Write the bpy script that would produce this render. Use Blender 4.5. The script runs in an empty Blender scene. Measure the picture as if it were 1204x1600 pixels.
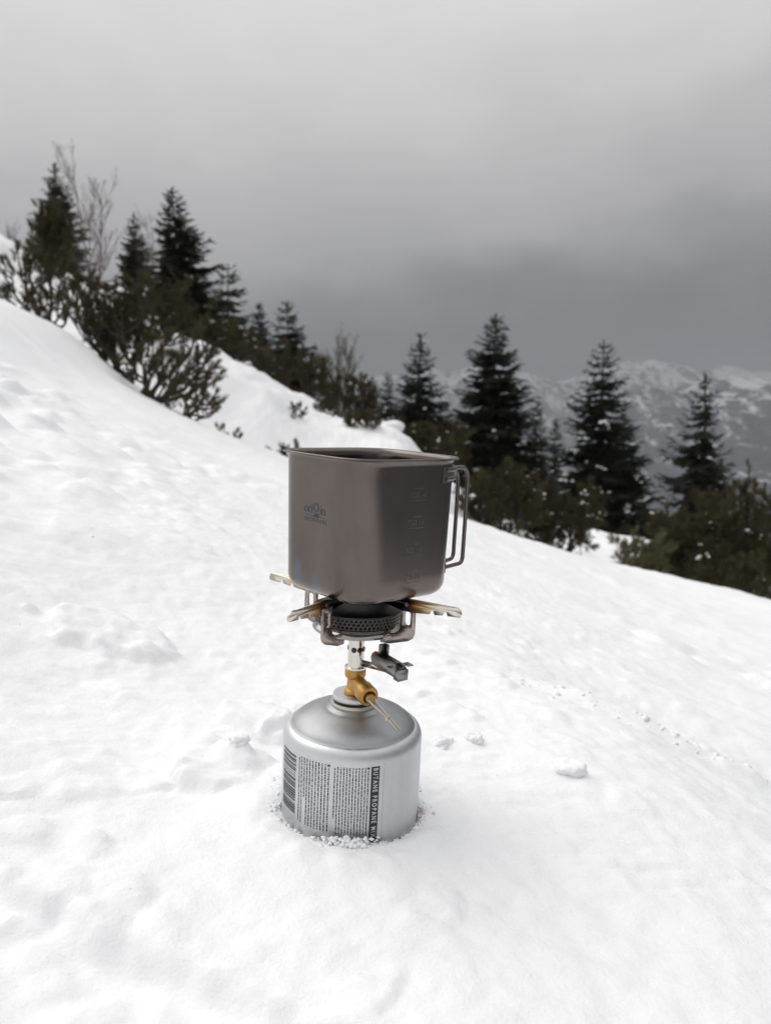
import bpy, math, random
import numpy as np
from mathutils import Matrix, Vector
from mathutils.geometry import tessellate_polygon

R = math.radians
scene = bpy.context.scene
COL = scene.collection

# ------------------------------------------------------------------ camera
F_PX, PITCH, HC = 1200.0, R(7.0), 0.32          # focal length in photo pixels, downward pitch, eye height above the snow
cam_d = bpy.data.cameras.new('camera')
cam_d.sensor_fit = 'VERTICAL'
cam_d.sensor_height = 36.0
cam_d.lens = 36.0 * F_PX / 1600.0
cam_d.clip_start, cam_d.clip_end = 0.02, 20000.0
cam_d.dof.use_dof = True
cam_d.dof.focus_distance = 0.585
cam_d.dof.aperture_fstop = 0.001 * cam_d.lens / 0.0029
cam = bpy.data.objects.new('camera', cam_d)
COL.objects.link(cam)
cam.location = (0, 0, HC)
cam.rotation_euler = (R(90) - PITCH, 0, 0)
scene.camera = cam

# ------------------------------------------------------------------ world: closed overcast
SUN_DIR = Vector((-0.72, 0.42, 0.95)).normalized()      # towards the sun
world = bpy.data.worlds.new('World')
scene.world = world
world.use_nodes = True
wn, wl = world.node_tree.nodes, world.node_tree.links
wn.clear()
def wnode(t, **kw):
    n = wn.new(t)
    for k, v in kw.items(): setattr(n, k, v)
    return n
w_out, w_bg = wnode('ShaderNodeOutputWorld'), wnode('ShaderNodeBackground')
w_sky = wnode('ShaderNodeTexSky', sky_type='NISHITA', sun_disc=False)
w_sky.sun_elevation = math.asin(SUN_DIR.z)
w_sky.sun_rotation = math.atan2(SUN_DIR.x, SUN_DIR.y)
w_scale = wnode('ShaderNodeMix', data_type='RGBA', blend_type='MULTIPLY')
w_scale.inputs[0].default_value = 1.0
w_scale.inputs[7].default_value = (0.09, 0.09, 0.09, 1)
wl.new(w_sky.outputs[0], w_scale.inputs[6])
w_tc = wnode('ShaderNodeTexCoord')
w_sep = wnode('ShaderNodeSeparateXYZ')
wl.new(w_tc.outputs['Generated'], w_sep.inputs[0])
w_map = wnode('ShaderNodeMapping')
w_map.inputs['Scale'].default_value = (1.0, 1.0, 1.9)
w_map.inputs['Location'].default_value = (13.032, 15.774, 1.877)
wl.new(w_tc.outputs['Generated'], w_map.inputs[0])
w_n1 = wnode('ShaderNodeTexNoise'); w_n1.inputs['Scale'].default_value = 1.7
w_n1.inputs['Detail'].default_value = 3.5; w_n1.inputs['Roughness'].default_value = 0.48
w_n1.inputs['Distortion'].default_value = 0.35
wl.new(w_map.outputs[0], w_n1.inputs['Vector'])
w_n2 = wnode('ShaderNodeTexNoise'); w_n2.inputs['Scale'].default_value = 6.0
w_n2.inputs['Detail'].default_value = 4.0; w_n2.inputs['Roughness'].default_value = 0.5
wl.new(w_map.outputs[0], w_n2.inputs['Vector'])
def wmath(op, a, b=None, c=None):
    n = wnode('ShaderNodeMath', operation=op)
    for i, v in enumerate((a, b, c)):
        if v is None: continue
        if isinstance(v, (int, float)): n.inputs[i].default_value = v
        else: wl.new(v, n.inputs[i])
    return n.outputs[0]
w_h = wmath('MAXIMUM', w_sep.outputs[2], 0.0)
w_h = wmath('ADD', w_h, wmath('MULTIPLY', wmath('SUBTRACT', w_n1.outputs[0], 0.5), 0.13))
w_h = wmath('ADD', w_h, wmath('MULTIPLY', wmath('SUBTRACT', w_n2.outputs[0], 0.5), 0.15))
# thinner cloud towards the hidden sun
w_dot = wnode('ShaderNodeVectorMath', operation='DOT_PRODUCT')
wl.new(w_tc.outputs['Generated'], w_dot.inputs[0]); w_dot.inputs[1].default_value = SUN_DIR
w_h = wmath('ADD', w_h, wmath('MULTIPLY', wmath('SUBTRACT', w_dot.outputs['Value'], 0.45), 0.16))
w_ramp = wnode('ShaderNodeValToRGB')
el = w_ramp.color_ramp.elements
el[0].position, el[0].color = 0.03, (0.140, 0.144, 0.149, 1)
el[1].position, el[1].color = 1.0, (1.42, 1.41, 1.41, 1)
for pos, c in ((0.085, (0.155, 0.157, 0.160, 1)), (0.14, (0.295, 0.288, 0.287, 1)), (0.20, (0.48, 0.468, 0.466, 1)), (0.35, (0.635, 0.617, 0.610, 1)), (0.62, (0.99, 0.970, 0.955, 1))):
    e = el.new(pos); e.color = c
w_ramp.color_ramp.interpolation = 'B_SPLINE'
wl.new(w_h, w_ramp.inputs[0])
w_mix = wnode('ShaderNodeMix', data_type='RGBA'); w_mix.inputs[0].default_value = 0.95
wl.new(w_scale.outputs[2], w_mix.inputs[6]); wl.new(w_ramp.outputs[0], w_mix.inputs[7])
wl.new(w_mix.outputs[2], w_bg.inputs[0]); w_bg.inputs[1].default_value = 1.0
wl.new(w_bg.outputs[0], w_out.inputs[0])

# ------------------------------------------------------------------ sun behind the cloud
sd = bpy.data.lights.new('sun', 'SUN')
sd.energy, sd.angle, sd.color = 1.5, R(62), (1.0, 0.968, 0.93)
sun = bpy.data.objects.new('sun', sd); COL.objects.link(sun)
sun.rotation_euler = SUN_DIR.to_track_quat('Z', 'Y').to_euler()
sun.location = (-5, 3, 8)

scene.view_settings.view_transform = 'Standard'
scene.view_settings.look = 'None'
scene.view_settings.gamma = 1.0
scene.view_settings.exposure = 0.16
scene.view_settings.use_curve_mapping = False
scene.render.engine = 'CYCLES'
scene.cycles.use_denoising = True
scene.cycles.max_bounces = 10
scene.cycles.diffuse_bounces = 5
scene.cycles.glossy_bounces = 4
scene.cycles.volume_bounces = 1
scene.cycles.sample_clamp_indirect = 6.0

# ------------------------------------------------------------------ helpers
def ray(u, v):
    X, Y = (u - 602) / F_PX, (800 - v) / F_PX
    return np.array([X, math.cos(PITCH) + Y * math.sin(PITCH), -math.sin(PITCH) + Y * math.cos(PITCH)])
def at(u, v, y):
    """the point at photo pixel (u, v) on the plane y metres ahead"""
    d = ray(u, v); t = y / d[1]
    return np.array([d[0] * t, y, HC + d[2] * t])

def tag(o, label=None, cat=None, group=None, kind=None):
    if label: o['label'] = label
    if cat: o['category'] = cat
    if group: o['group'] = group
    if kind: o['kind'] = kind
    return o
def empty(name, loc=(0, 0, 0), mat=None):
    o = bpy.data.objects.new(name, None); COL.objects.link(o)
    o.empty_display_size = 0.02
    if mat is not None: o.matrix_world = mat
    else: o.location = loc
    return o
def mesh_np(name, V, faces, mat=None, parent=None, smooth=False):
    """faces: int array (n,3) or (n,4), or a list of such arrays"""
    V = np.asarray(V, dtype=np.float32)
    if not isinstance(faces, list): faces = [faces]
    faces = [np.asarray(f, dtype=np.int32) for f in faces if len(f)]
    me = bpy.data.meshes.new(name)
    me.vertices.add(len(V)); me.vertices.foreach_set('co', V.ravel())
    loops = np.concatenate([f.ravel() for f in faces])
    cnt = np.concatenate([np.full(len(f), f.shape[1], np.int32) for f in faces])
    start = np.concatenate([[0], np.cumsum(cnt)[:-1]]).astype(np.int32)
    me.loops.add(len(loops)); me.loops.foreach_set('vertex_index', loops)
    me.polygons.add(len(cnt)); me.polygons.foreach_set('loop_start', start)
    me.update(calc_edges=True); me.validate()
    if smooth: me.polygons.foreach_set('use_smooth', np.ones(len(cnt), bool))
    o = bpy.data.objects.new(name, me); COL.objects.link(o)
    if mat: me.materials.append(mat)
    if parent: o.parent = parent
    return o
class Acc:
    """collects vertices and faces of one part"""
    def __init__(s): s.V = []; s.T = []; s.Q = []; s.n = 0
    def add(s, V, T=None, Q=None):
        V = np.asarray(V, float).reshape(-1, 3)
        if T is not None and len(T): s.T.append(np.asarray(T) + s.n)
        if Q is not None and len(Q): s.Q.append(np.asarray(Q) + s.n)
        s.V.append(V); s.n += len(V)
    def box(s, lo, hi, M=None):
        x0, y0, z0 = lo; x1, y1, z1 = hi
        V = np.array([[x, y, z] for z in (z0, z1) for y in (y0, y1) for x in (x0, x1)], float)
        if M is not None: V = V @ np.array(M.to_3x3()).T + np.array(M.translation)
        s.add(V, Q=[[0, 2, 3, 1], [4, 5, 7, 6], [0, 1, 5, 4], [2, 6, 7, 3], [0, 4, 6, 2], [1, 3, 7, 5]])
    def tube(s, pts, rad, seg=8, caps=True):
        P = np.asarray(pts, float); n = len(P)
        rad = np.full(n, rad) if np.isscalar(rad) else np.asarray(rad)
        T = np.gradient(P, axis=0); T /= np.linalg.norm(T, axis=1)[:, None] + 1e-12
        a = np.array([0, 0, 1.0]) if abs(T[0][2]) < .9 else np.array([1.0, 0, 0])
        u = np.cross(T[0], a); u /= np.linalg.norm(u)
        ang = np.linspace(0, 2 * np.pi, seg, endpoint=False)
        rings = []
        for i in range(n):
            u = u - T[i] * np.dot(u, T[i]); u /= np.linalg.norm(u) + 1e-12
            w = np.cross(T[i], u)
            rings.append(P[i] + rad[i] * (np.cos(ang)[:, None] * u + np.sin(ang)[:, None] * w))
        V = np.concatenate(rings)
        i0 = (np.arange(n - 1)[:, None] * seg + np.arange(seg)).ravel()
        i1 = (np.arange(n - 1)[:, None] * seg + (np.arange(seg) + 1) % seg).ravel()
        Q = np.stack([i0, i1, i1 + seg, i0 + seg], 1)
        T3 = []
        if caps:
            for j in range(1, seg - 1):
                T3.append([0, j + 1, j]); T3.append([(n - 1) * seg, (n - 1) * seg + j, (n - 1) * seg + j + 1])
        s.add(V, T=T3, Q=Q)
    def lathe(s, prof, seg=64, M=None):
        prof = np.asarray(prof, float); n = len(prof)
        a = np.linspace(0, 2 * np.pi, seg, endpoint=False)
        V = np.stack([np.outer(prof[:, 0], np.cos(a)), np.outer(prof[:, 0], np.sin(a)), np.outer(prof[:, 1], np.ones(seg))], 2).reshape(-1, 3)
        if M is not None: V = V @ np.array(M.to_3x3()).T + np.array(M.translation)
        i0 = (np.arange(n - 1)[:, None] * seg + np.arange(seg)).ravel()
        i1 = (np.arange(n - 1)[:, None] * seg + (np.arange(seg) + 1) % seg).ravel()
        s.add(V, Q=np.stack([i0, i1, i1 + seg, i0 + seg], 1))
    def plate(s, loops, t, fn):
        """a flat outline with holes in (a, b), thickness t, mapped by fn(a, b, c)"""
        flat = [p for l in loops for p in l]
        tris = tessellate_polygon([[Vector((p[0], p[1], 0)) for p in l] for l in loops])
        n = len(flat)
        V = [fn(a, b, t / 2) for a, b in flat] + [fn(a, b, -t / 2) for a, b in flat]
        T = []
        for tr in tris: T.append(list(tr)); T.append([i + n for i in reversed(tr)])
        Q = []; k = 0
        for l in loops:
            m = len(l)
            for i in range(m): Q.append([k + i, k + (i + 1) % m, n + k + (i + 1) % m, n + k + i])
            k += m
        s.add(V, T=T, Q=Q)
    def build(s, name, mat, parent=None, smooth=False, angle=None, recalc=False):
        f = []
        if s.T: f.append(np.concatenate(s.T))
        if s.Q: f.append(np.concatenate(s.Q))
        o = mesh_np(name, np.concatenate(s.V), f, mat, parent, smooth)
        if recalc:
            import bmesh
            bm = bmesh.new(); bm.from_mesh(o.data); bmesh.ops.recalc_face_normals(bm, faces=bm.faces); bm.to_mesh(o.data); bm.free()
        if angle is not None:
            o.data.polygons.foreach_set('use_smooth', np.ones(len(o.data.polygons), bool))
            o.data.set_sharp_from_angle(angle=R(angle))
        return o

# gradient noise
_rng = np.random.default_rng(7)
_P = _rng.permutation(512); _P = np.concatenate([_P, _P])
_G = _rng.normal(size=(512, 2)); _G /= np.linalg.norm(_G, axis=1)[:, None]
def perlin(x, y):
    xi, yi = np.floor(x).astype(int), np.floor(y).astype(int)
    xf, yf = x - xi, y - yi
    def g(ix, iy, dx, dy):
        h = _P[(_P[ix & 511] + (iy & 511))] ; v = _G[h]
        return v[..., 0] * dx + v[..., 1] * dy
    u, v = xf * xf * xf * (xf * (xf * 6 - 15) + 10), yf * yf * yf * (yf * (yf * 6 - 15) + 10)
    a = g(xi, yi, xf, yf) * (1 - u) + g(xi + 1, yi, xf - 1, yf) * u
    b = g(xi, yi + 1, xf, yf - 1) * (1 - u) + g(xi + 1, yi + 1, xf - 1, yf - 1) * u
    return (a * (1 - v) + b * v) * 1.5
def fbm(x, y, o=4, lac=2.03, gain=.5):
    s = 0; a = 1; t = 0
    for i in range(o):
        s = s + a * perlin(x + 17.3 * i, y - 9.1 * i); t += a; x = x * lac; y = y * lac; a *= gain
    return s / t
def sstep(a, b, x):
    t = np.clip((x - a) / (b - a), 0, 1); return t * t * (3 - 2 * t)
def worley(x, y, seed=0):
    """distance to the nearest of one jittered point per cell, and that cell's random number"""
    xi, yi = np.floor(x).astype(int), np.floor(y).astype(int)
    best = np.full(np.shape(x), 9.0); rid = np.zeros(np.shape(x))
    for dx in (-1, 0, 1):
        for dy in (-1, 0, 1):
            h = _P[(_P[(xi + dx + seed) & 511] + ((yi + dy) & 511))]
            jx, jy = _G[h][..., 0] * .4 + .5, _G[h][..., 1] * .4 + .5
            d = np.hypot(x - xi - dx - jx, y - yi - dy - jy)
            m = d < best
            best = np.where(m, d, best); rid = np.where(m, h / 512.0, rid)
    return best, rid

# ------------------------------------------------------------------ materials
def mat(name, base=(.5, .5, .5), rough=.5, metal=0.0, **kw):
    m = bpy.data.materials.new(name); m.use_nodes = True
    b = m.node_tree.nodes['Principled BSDF']
    b.inputs['Base Color'].default_value = (*base, 1); b.inputs['Roughness'].default_value = rough
    b.inputs['Metallic'].default_value = metal
    for k, v in kw.items(): b.inputs[k].default_value = v
    return m
def nd(m, t, **kw):
    n = m.node_tree.nodes.new(t)
    for k, v in kw.items():
        if k in n.inputs and not hasattr(n, k): n.inputs[k].default_value = v
        else: setattr(n, k, v)
    return n
def bsdf(m): return m.node_tree.nodes['Principled BSDF']
def lk(m, a, b): m.node_tree.links.new(a, b)
def noise(m, scale, detail=3, rough=.5, coord='Object', mscale=None, dist=0):
    tc = nd(m, 'ShaderNodeTexCoord'); src = tc.outputs[coord]
    if mscale is not None:
        mp = nd(m, 'ShaderNodeMapping'); mp.inputs['Scale'].default_value = mscale; lk(m, src, mp.inputs[0]); src = mp.outputs[0]
    n = nd(m, 'ShaderNodeTexNoise'); n.inputs['Scale'].default_value = scale
    n.inputs['Detail'].default_value = detail; n.inputs['Roughness'].default_value = rough; n.inputs['Distortion'].default_value = dist
    lk(m, src, n.inputs['Vector']); return n
def ramp(m, src, stops, interp='LINEAR'):
    r = nd(m, 'ShaderNodeValToRGB'); e = r.color_ramp.elements; r.color_ramp.interpolation = interp
    stops = [(p, c if isinstance(c, (tuple, list)) else (c, c, c)) for p, c in stops]
    e[0].position, e[0].color = stops[0][0], (*stops[0][1], 1)
    e[1].position, e[1].color = stops[-1][0], (*stops[-1][1], 1)
    for p, c in stops[1:-1]:
        x = e.new(p); x.color = (*c, 1)
    lk(m, src, r.inputs[0]); return r
def bump(m, src, strength, dist, prev=None):
    b = nd(m, 'ShaderNodeBump'); b.inputs['Strength'].default_value = strength; b.inputs['Distance'].default_value = dist
    lk(m, src, b.inputs['Height'])
    if prev is not None: lk(m, prev.outputs[0], b.inputs['Normal'])
    lk(m, b.outputs[0], bsdf(m).inputs['Normal']); return b

M_snow = mat('snow', (.90, .905, .915), .62)
bsdf(M_snow).inputs['Specular IOR Level'].default_value = .25
bsdf(M_snow).inputs['Subsurface Weight'].default_value = .0
bsdf(M_snow).inputs['Subsurface Radius'].default_value = (1.0, 1.1, 1.25)
bsdf(M_snow).inputs['Subsurface Scale'].default_value = .006
_n = noise(M_snow, 420, 3, .6); _b = bump(M_snow, _n.outputs[0], .35, .0014)
_n = noise(M_snow, 70, 3, .55); _b = bump(M_snow, _n.outputs[0], .30, .006, _b)
M_snow_far = mat('snow_far', (.88, .885, .90), .7)
_n = noise(M_snow_far, 9, 4, .55); bump(M_snow_far, _n.outputs[0], .4, .05)

def foliage(name, c0, c1, scale=3.0):
    m = mat(name, c0, .75)
    n = noise(m, scale, 3, .6)
    r = ramp(m, n.outputs[0], [(.32, c0), (.68, c1)])
    lk(m, r.outputs[0], bsdf(m).inputs['Base Color']); bsdf(m).inputs['Specular IOR Level'].default_value = .25
    return m
M_spruce = foliage('spruce_needles', (.015, .019, .012), (.036, .038, .022))
M_spruce_light = foliage('young_spruce_needles', (.050, .056, .028), (.085, .085, .042))
M_spruce_grey = foliage('haze_grey_needles', (.060, .058, .048), (.105, .098, .078))  # distance haze on the far spruces is put into this needle colour
M_pine = foliage('pine_needles', (.046, .041, .018), (.090, .074, .031), 2.5)
M_pine_light = foliage('light_pine_needles', (.105, .10, .045), (.17, .155, .075), 2.5)
M_bark = mat('bark', (.050, .038, .028), .9)
_n = noise(M_bark, 25, 4, .6); lk(M_bark, ramp(M_bark, _n.outputs[0], [(.3, (.030, .023, .018)), (.7, (.085, .068, .054))]).outputs[0], bsdf(M_bark).inputs['Base Color'])
M_bare = mat('grey_bark', (.16, .135, .12), .9)
_n = noise(M_bare, 9, 3, .6); lk(M_bare, ramp(M_bare, _n.outputs[0], [(.3, (.11, .09, .08)), (.7, (.21, .185, .17))]).outputs[0], bsdf(M_bare).inputs['Base Color'])

# ------------------------------------------------------------------ terrain
_gx = np.linspace(-90, 90, 18001)
def _smooth_tab(pts, w):
    p = np.array(pts, float); z = np.interp(_gx, p[:, 0], p[:, 1])
    k = np.exp(-.5 * (np.arange(-4 * w, 4 * w + 1) / w) ** 2); k /= k.sum()
    return np.convolve(np.pad(z, 4 * w, mode='edge'), k, 'valid')
def crest_pts(pix, y, dz=0.0):
    return [(lambda P: (P[0], P[2] + dz))(at(u, v, y)) for u, v in pix]
Y1, Y2 = 4.5, 10.0
_c1 = crest_pts([(0, 465), (60, 505), (120, 570), (180, 612), (260, 642), (360, 690), (450, 724), (602, 780), (730, 822), (860, 866), (1000, 903), (1204, 941)], Y1, .11)
_c1 = [(-90, 38), (-14, 5.6), (-6, 2.75)] + _c1 + [(6, -1.75), (14, -4.4), (90, -40)]
_c2 = crest_pts([(0, 372), (100, 440), (240, 508), (330, 540), (400, 578), (460, 608), (510, 652), (620, 660), (650, 705), (750, 790), (850, 835), (940, 850), (1204, 905)], Y2)
_c2 = [(-90, 38), (-14, 6.2)] + _c2 + [(14, -5.6), (90, -44)]
_T1, _T2 = _smooth_tab(_c1, 18), _smooth_tab(_c2, 16)
CX, CY = -0.0295, 0.60                                   # where the canister stands
_z00 = float(np.interp(CX, _gx, _T1))
def ground(x, y):
    x, y = np.asarray(x, float), np.asarray(y, float)
    a = np.interp(x, _gx, _T1); b = np.interp(x, _gx, _T2)
    near = a - (_z00) * (1 - sstep(.6, 3.0, y)) - .11 * sstep(.6, 4.5, y)
    rb = np.hypot(x - CX, (y - CY) * .8)
    near = near * (.22 + .78 * sstep(.12, .75, rb))
    dip = -.34 * np.exp(-((y - 6.7) / 1.15) ** 2) * sstep(4.4, 5.6, y)
    t = sstep(5.2, 9.6, y)
    z = near * (1 - t) + b * t + dip
    z = z - .075 * np.clip(y - 10.2, 0, None) * sstep(10.2, 14, y) - .45 * np.clip(y - 60, 0, None)
    z = z + .10 * fbm(x * 1.9 + 2, y * 1.6, 4) * sstep(6.0, 8.5, y) * sstep(13, 11, y)
    z = z + .05 * fbm(x * .9, y * .9, 3) * sstep(2.0, 6, y) + .28 * fbm(x * .33 + 5, y * .33, 3) * sstep(6.5, 14, y)
    return z
def snow_detail(x, y):
    """trampled, crusted snow round the stove, fading with distance"""
    # coordinates along and across the fall line
    al, ac = x * .93 - y * .36, x * .36 + y * .93
    z = .020 * fbm(x * 1.3 + 3, y * 1.3, 3) + .010 * fbm(al * 2.2, ac * 5.0, 3)
    z = z + .0055 * fbm(al * 8, ac * 13, 3) + .0022 * fbm(x * 42, y * 42, 2)
    z = z + .007 * fbm(al * 4 + 3, ac * 22, 4) * sstep(.95, 1.6, ac) * sstep(-.9, .2, x)
    # crumbling edge of the bench the stove stands on
    q = ac - 1.035 - .03 * fbm(al * 2.1 + 4, al * 0 + 1.5, 3) - .010 * fbm(al * 17, ac * 9, 3)
    z = z - (.052 * sstep(0, .014, q) - .034 * sstep(.040, .058, q)) * (1 - sstep(.10, .55, q)) * sstep(-.32, -.02, al) + .012 * np.exp(-((q + .012) / .014) ** 2) * sstep(-.25, .05, al)
    d, r = worley(x * 55 + fbm(x * 30, y * 30, 2), y * 55, 17)
    z = z + .0016 * sstep(.6, .15, d) * r * (.3 + sstep(-.1, .3, fbm(x * 5, y * 5, 2)))
    d, r = worley(x * 21 + .6 * fbm(x * 13, y * 13, 2), y * 21, 53)
    z = z + .0045 * sstep(.55, .2, d) * (r > .6) * sstep(-.05, .25, fbm(x * 3.1 + 6, y * 3.1, 2))
    # sledge and ski lines running down across the slope behind the stove
    for c, w, d, ln in ((1.24, .022, .010, 1), (1.52, .05, .016, 2), (1.95, .04, .016, 3), (2.6, .07, .022, 4), (3.2, .06, .02, 5)):
        q = ac - c - .035 * fbm(al * 1.7 + ln * 9, al * 0 + ln, 3)
        z = z - d * np.exp(-(q / w) ** 2) + d * .8 * np.exp(-((q + 1.7 * w) / (w * .8)) ** 2)
    # clods thrown along the lines
    d, r = worley(x * 16 + .7 * fbm(x * 9, y * 9, 2), y * 16, 3)
    m = np.clip(np.exp(-((ac - 1.12) / .085) ** 2) * sstep(-.02, .30, al + .12), 0, 1)
    z = z + .020 * m * sstep(.50, .22, d) * (r > .4) * (.3 + r)
    # trampled lumps on the upslope side
    m2 = sstep(-.25, -.75, x) * sstep(.7, 1.0, y) * sstep(3.8, 2.6, y) * (.45 + .55 * sstep(-.1, .25, fbm(x * 1.1 + 8, y * 1.1, 2)))
    d, r = worley(x * 7 + .5 * fbm(x * 5, y * 5, 2), y * 6 + .5 * fbm(x * 5 + 4, y * 5, 2), 11)
    z = z + .040 * m2 * (sstep(.62, .15, d) * (.2 + r) - .35)
    d, r = worley(x * 19 + .6 * fbm(x * 9, y * 9, 2), y * 17, 29)
    z = z + .010 * m2 * sstep(.55, .15, d) * r
    # lumps beyond the lines on the right
    m3 = sstep(.15, .6, x) * sstep(1.5, 2.2, y) * sstep(4.4, 3.4, y) * sstep(-.1, .3, fbm(x * 1.3, y * 1.3 + 4, 2))
    d, r = worley(x * 5, y * 5, 41)
    z = z + .035 * m3 * sstep(.6, .2, d) * r
    # the shelf broken off in front, below left
    q = (y - .415) + .44 * (x + .12) + .022 * fbm(x * 11, y * 11, 3)
    m4 = sstep(.20, .03, x)
    z = z - .016 * m4 * sstep(.008, -.008, q)
    d, r = worley(x * 30, y * 30, 5)
    z = z + .0040 * m4 * sstep(.0, -.03, q) * sstep(.6, .2, d) * (r > .5)
    # a heap dug out beside the canister
    for hx, hy, hr, hh in ((-.152, .650, .040, .017), (-.120, .668, .022, .019), (-.128, .760, .040, .016), (-.102, .735, .022, .012), (-.33, .90, .07, .018)):
        rr = np.hypot(x - hx, (y - hy) * 1.15) / hr * (1 + .55 * fbm(x * 24, y * 24, 3))
        z = z + hh * sstep(1.06, .78, rr) * (.75 + 3.0 * np.clip(hx - x, -hr, hr) + .3 * fbm(x * 35, y * 35, 2))
    # footprint hollow at the lower edge
    rr = np.hypot((x + .045) / .055, (y - .335) / .04)
    z = z - .012 * sstep(1.1, .6, rr) + .004 * np.exp(-((rr - 1.25) / .2) ** 2)
    return z
def snow_z(x, y):
    x, y = np.asarray(x, float), np.asarray(y, float)
    rc = np.hypot(x - CX, y - CY)
    d = snow_detail(x, y)
    k = 1 - sstep(.16, .07, rc) * .85                    # pressed flat round the canister
    z = ground(x, y) + d * k
    z = z + .006 * np.exp(-((rc - .078) / .016) ** 2) * (.6 + .8 * fbm(x * 40, y * 40, 2)) - .0045 * sstep(.063, .0552, rc) + .003 * sstep(.17, .06, rc)
    return z

def sinh_axis(lo, hi, c, a, n):
    t = np.linspace(math.asinh((lo - c) / a), math.asinh((hi - c) / a), n)
    return c + a * np.sinh(t)
NX, NY = 660, 700
ax_x, ax_y = sinh_axis(-9, 9, -.03, .33, NX), sinh_axis(-1.6, 13.5, .58, .30, NY)
gx, gy = np.meshgrid(ax_x, ax_y)
gz = snow_z(gx, gy)
fade = np.maximum(sstep(8.2, 9, np.abs(gx)), sstep(12.3, 13.5, gy)) 
gz = gz - .25 * fade
V = np.stack([gx, gy, gz], 2).reshape(-1, 3)
ii = (np.arange(NY - 1)[:, None] * NX + np.arange(NX - 1)).ravel()
Q = np.stack([ii, ii + 1, ii + NX + 1, ii + NX], 1)
tag(mesh_np('snow_field', V, Q, M_snow, smooth=True), 'smooth white snow slope with ski lines and trampled lumps', None, kind='structure')

# the hillside beyond, one coarser sheet lying just under the near field and reaching down into the valley
hx, hy = sinh_axis(-85, 600, 0, 6, 260), sinh_axis(-30, 950, 5, 6, 240)
X, Y = np.meshgrid(hx, hy)
Z = ground(np.clip(X, -85, 85), Y) - .46 * np.clip(X - 85, 0, None)
inside = sstep(9.0, 8.0, np.abs(X)) * sstep(13.5, 12.0, Y) * sstep(-2.2, -1.0, Y)
Z = np.maximum(Z - .5 * inside, -400)
V = np.stack([X, Y, Z], 2).reshape(-1, 3)
ii = (np.arange(239)[:, None] * 260 + np.arange(259)).ravel()
tag(mesh_np('hillside', V, np.stack([ii, ii + 1, ii + 261, ii + 260], 1), M_snow_far, smooth=True), 'snow covered hillside falling away behind the trees', None, kind='structure')

# ------------------------------------------------------------------ mountains across the valley
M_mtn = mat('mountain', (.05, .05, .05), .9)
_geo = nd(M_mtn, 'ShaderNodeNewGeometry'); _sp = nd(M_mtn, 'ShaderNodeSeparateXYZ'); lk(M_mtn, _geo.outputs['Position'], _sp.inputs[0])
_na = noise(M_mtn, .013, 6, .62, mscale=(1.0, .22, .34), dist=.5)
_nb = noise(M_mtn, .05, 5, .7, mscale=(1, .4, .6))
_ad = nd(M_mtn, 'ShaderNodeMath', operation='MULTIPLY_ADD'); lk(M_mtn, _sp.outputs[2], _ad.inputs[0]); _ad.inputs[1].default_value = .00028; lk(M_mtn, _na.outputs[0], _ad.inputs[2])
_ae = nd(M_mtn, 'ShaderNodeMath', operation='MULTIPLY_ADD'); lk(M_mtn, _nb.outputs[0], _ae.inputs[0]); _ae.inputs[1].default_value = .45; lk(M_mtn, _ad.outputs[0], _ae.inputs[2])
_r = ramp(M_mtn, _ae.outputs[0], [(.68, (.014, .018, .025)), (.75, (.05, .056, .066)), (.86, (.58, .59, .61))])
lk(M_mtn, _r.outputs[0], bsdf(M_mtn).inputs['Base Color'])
def mountain(name, label, x0, x1, y0, y1, nx, ny, fn):
    X, Y = np.meshgrid(np.linspace(x0, x1, nx), np.linspace(y0, y1, ny))
    Z = fn(X, Y)
    ii = (np.arange(ny - 1)[:, None] * nx + np.arange(nx - 1)).ravel()
    o = mesh_np(name, np.stack([X, Y, Z], 2).reshape(-1, 3), np.stack([ii, ii + 1, ii + nx + 1, ii + nx], 1), M_mtn, smooth=True)
    tag(o, label, None, kind='structure'); return o
def ridged(x, y, o=5):
    s = 0; a = 1; t = 0
    for i in range(o):
        s = s + a * (1 - 2 * np.abs(perlin(x + 31 * i, y + 7 * i))); t += a; x = x * 2.1; y = y * 2.1; a *= .5
    return s / t
def m_right(X, Y):
    t = sstep(900, 4700, Y)
    top = 80 + 50 * sstep(1300, 2200, X) - 300 * sstep(1500, 800, X)
    z = -390 + (top + 390) * t ** .82
    z = z + 150 * ridged(X / 760 + .25 * Y / 760, Y / 2400, 6) * (.22 + .78 * t) * (1 - .4 * sstep(4300, 4800, Y)) + 18 * fbm(X / 80, Y / 80, 3)
    return z - .5 * np.clip(Y - 4750, 0, None)
def m_back(X, Y):
    t = sstep(4600, 7200, Y)
    top = 360 + 110 * perlin(X / 1500 + .6, X * 0 + 2.2) + 90 * perlin(X / 520, X * 0 + 5.1)
    z = -390 + (top + 390) * t
    return z + 170 * ridged(X / 900, Y / 2000 + 3, 6) * (.2 + .6 * t) + 25 * fbm(X / 120, Y / 120, 3) - .5 * np.clip(Y - 7250, 0, None)
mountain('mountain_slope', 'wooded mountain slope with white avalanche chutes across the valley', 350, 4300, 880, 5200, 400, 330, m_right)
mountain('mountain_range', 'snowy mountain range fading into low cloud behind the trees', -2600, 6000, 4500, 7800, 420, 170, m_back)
X, Y = np.meshgrid(np.linspace(-4000, 7000, 30), np.linspace(600, 8400, 30))
ii = (np.arange(29)[:, None] * 30 + np.arange(29)).ravel()
tag(mesh_np('valley_floor', np.stack([X, Y, X * 0 - 385 + 6 * fbm(X / 300, Y / 300, 2)], 2).reshape(-1, 3), np.stack([ii, ii + 1, ii + 31, ii + 30], 1), M_mtn, smooth=True), 'dark forested valley floor', None, kind='structure')

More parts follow.
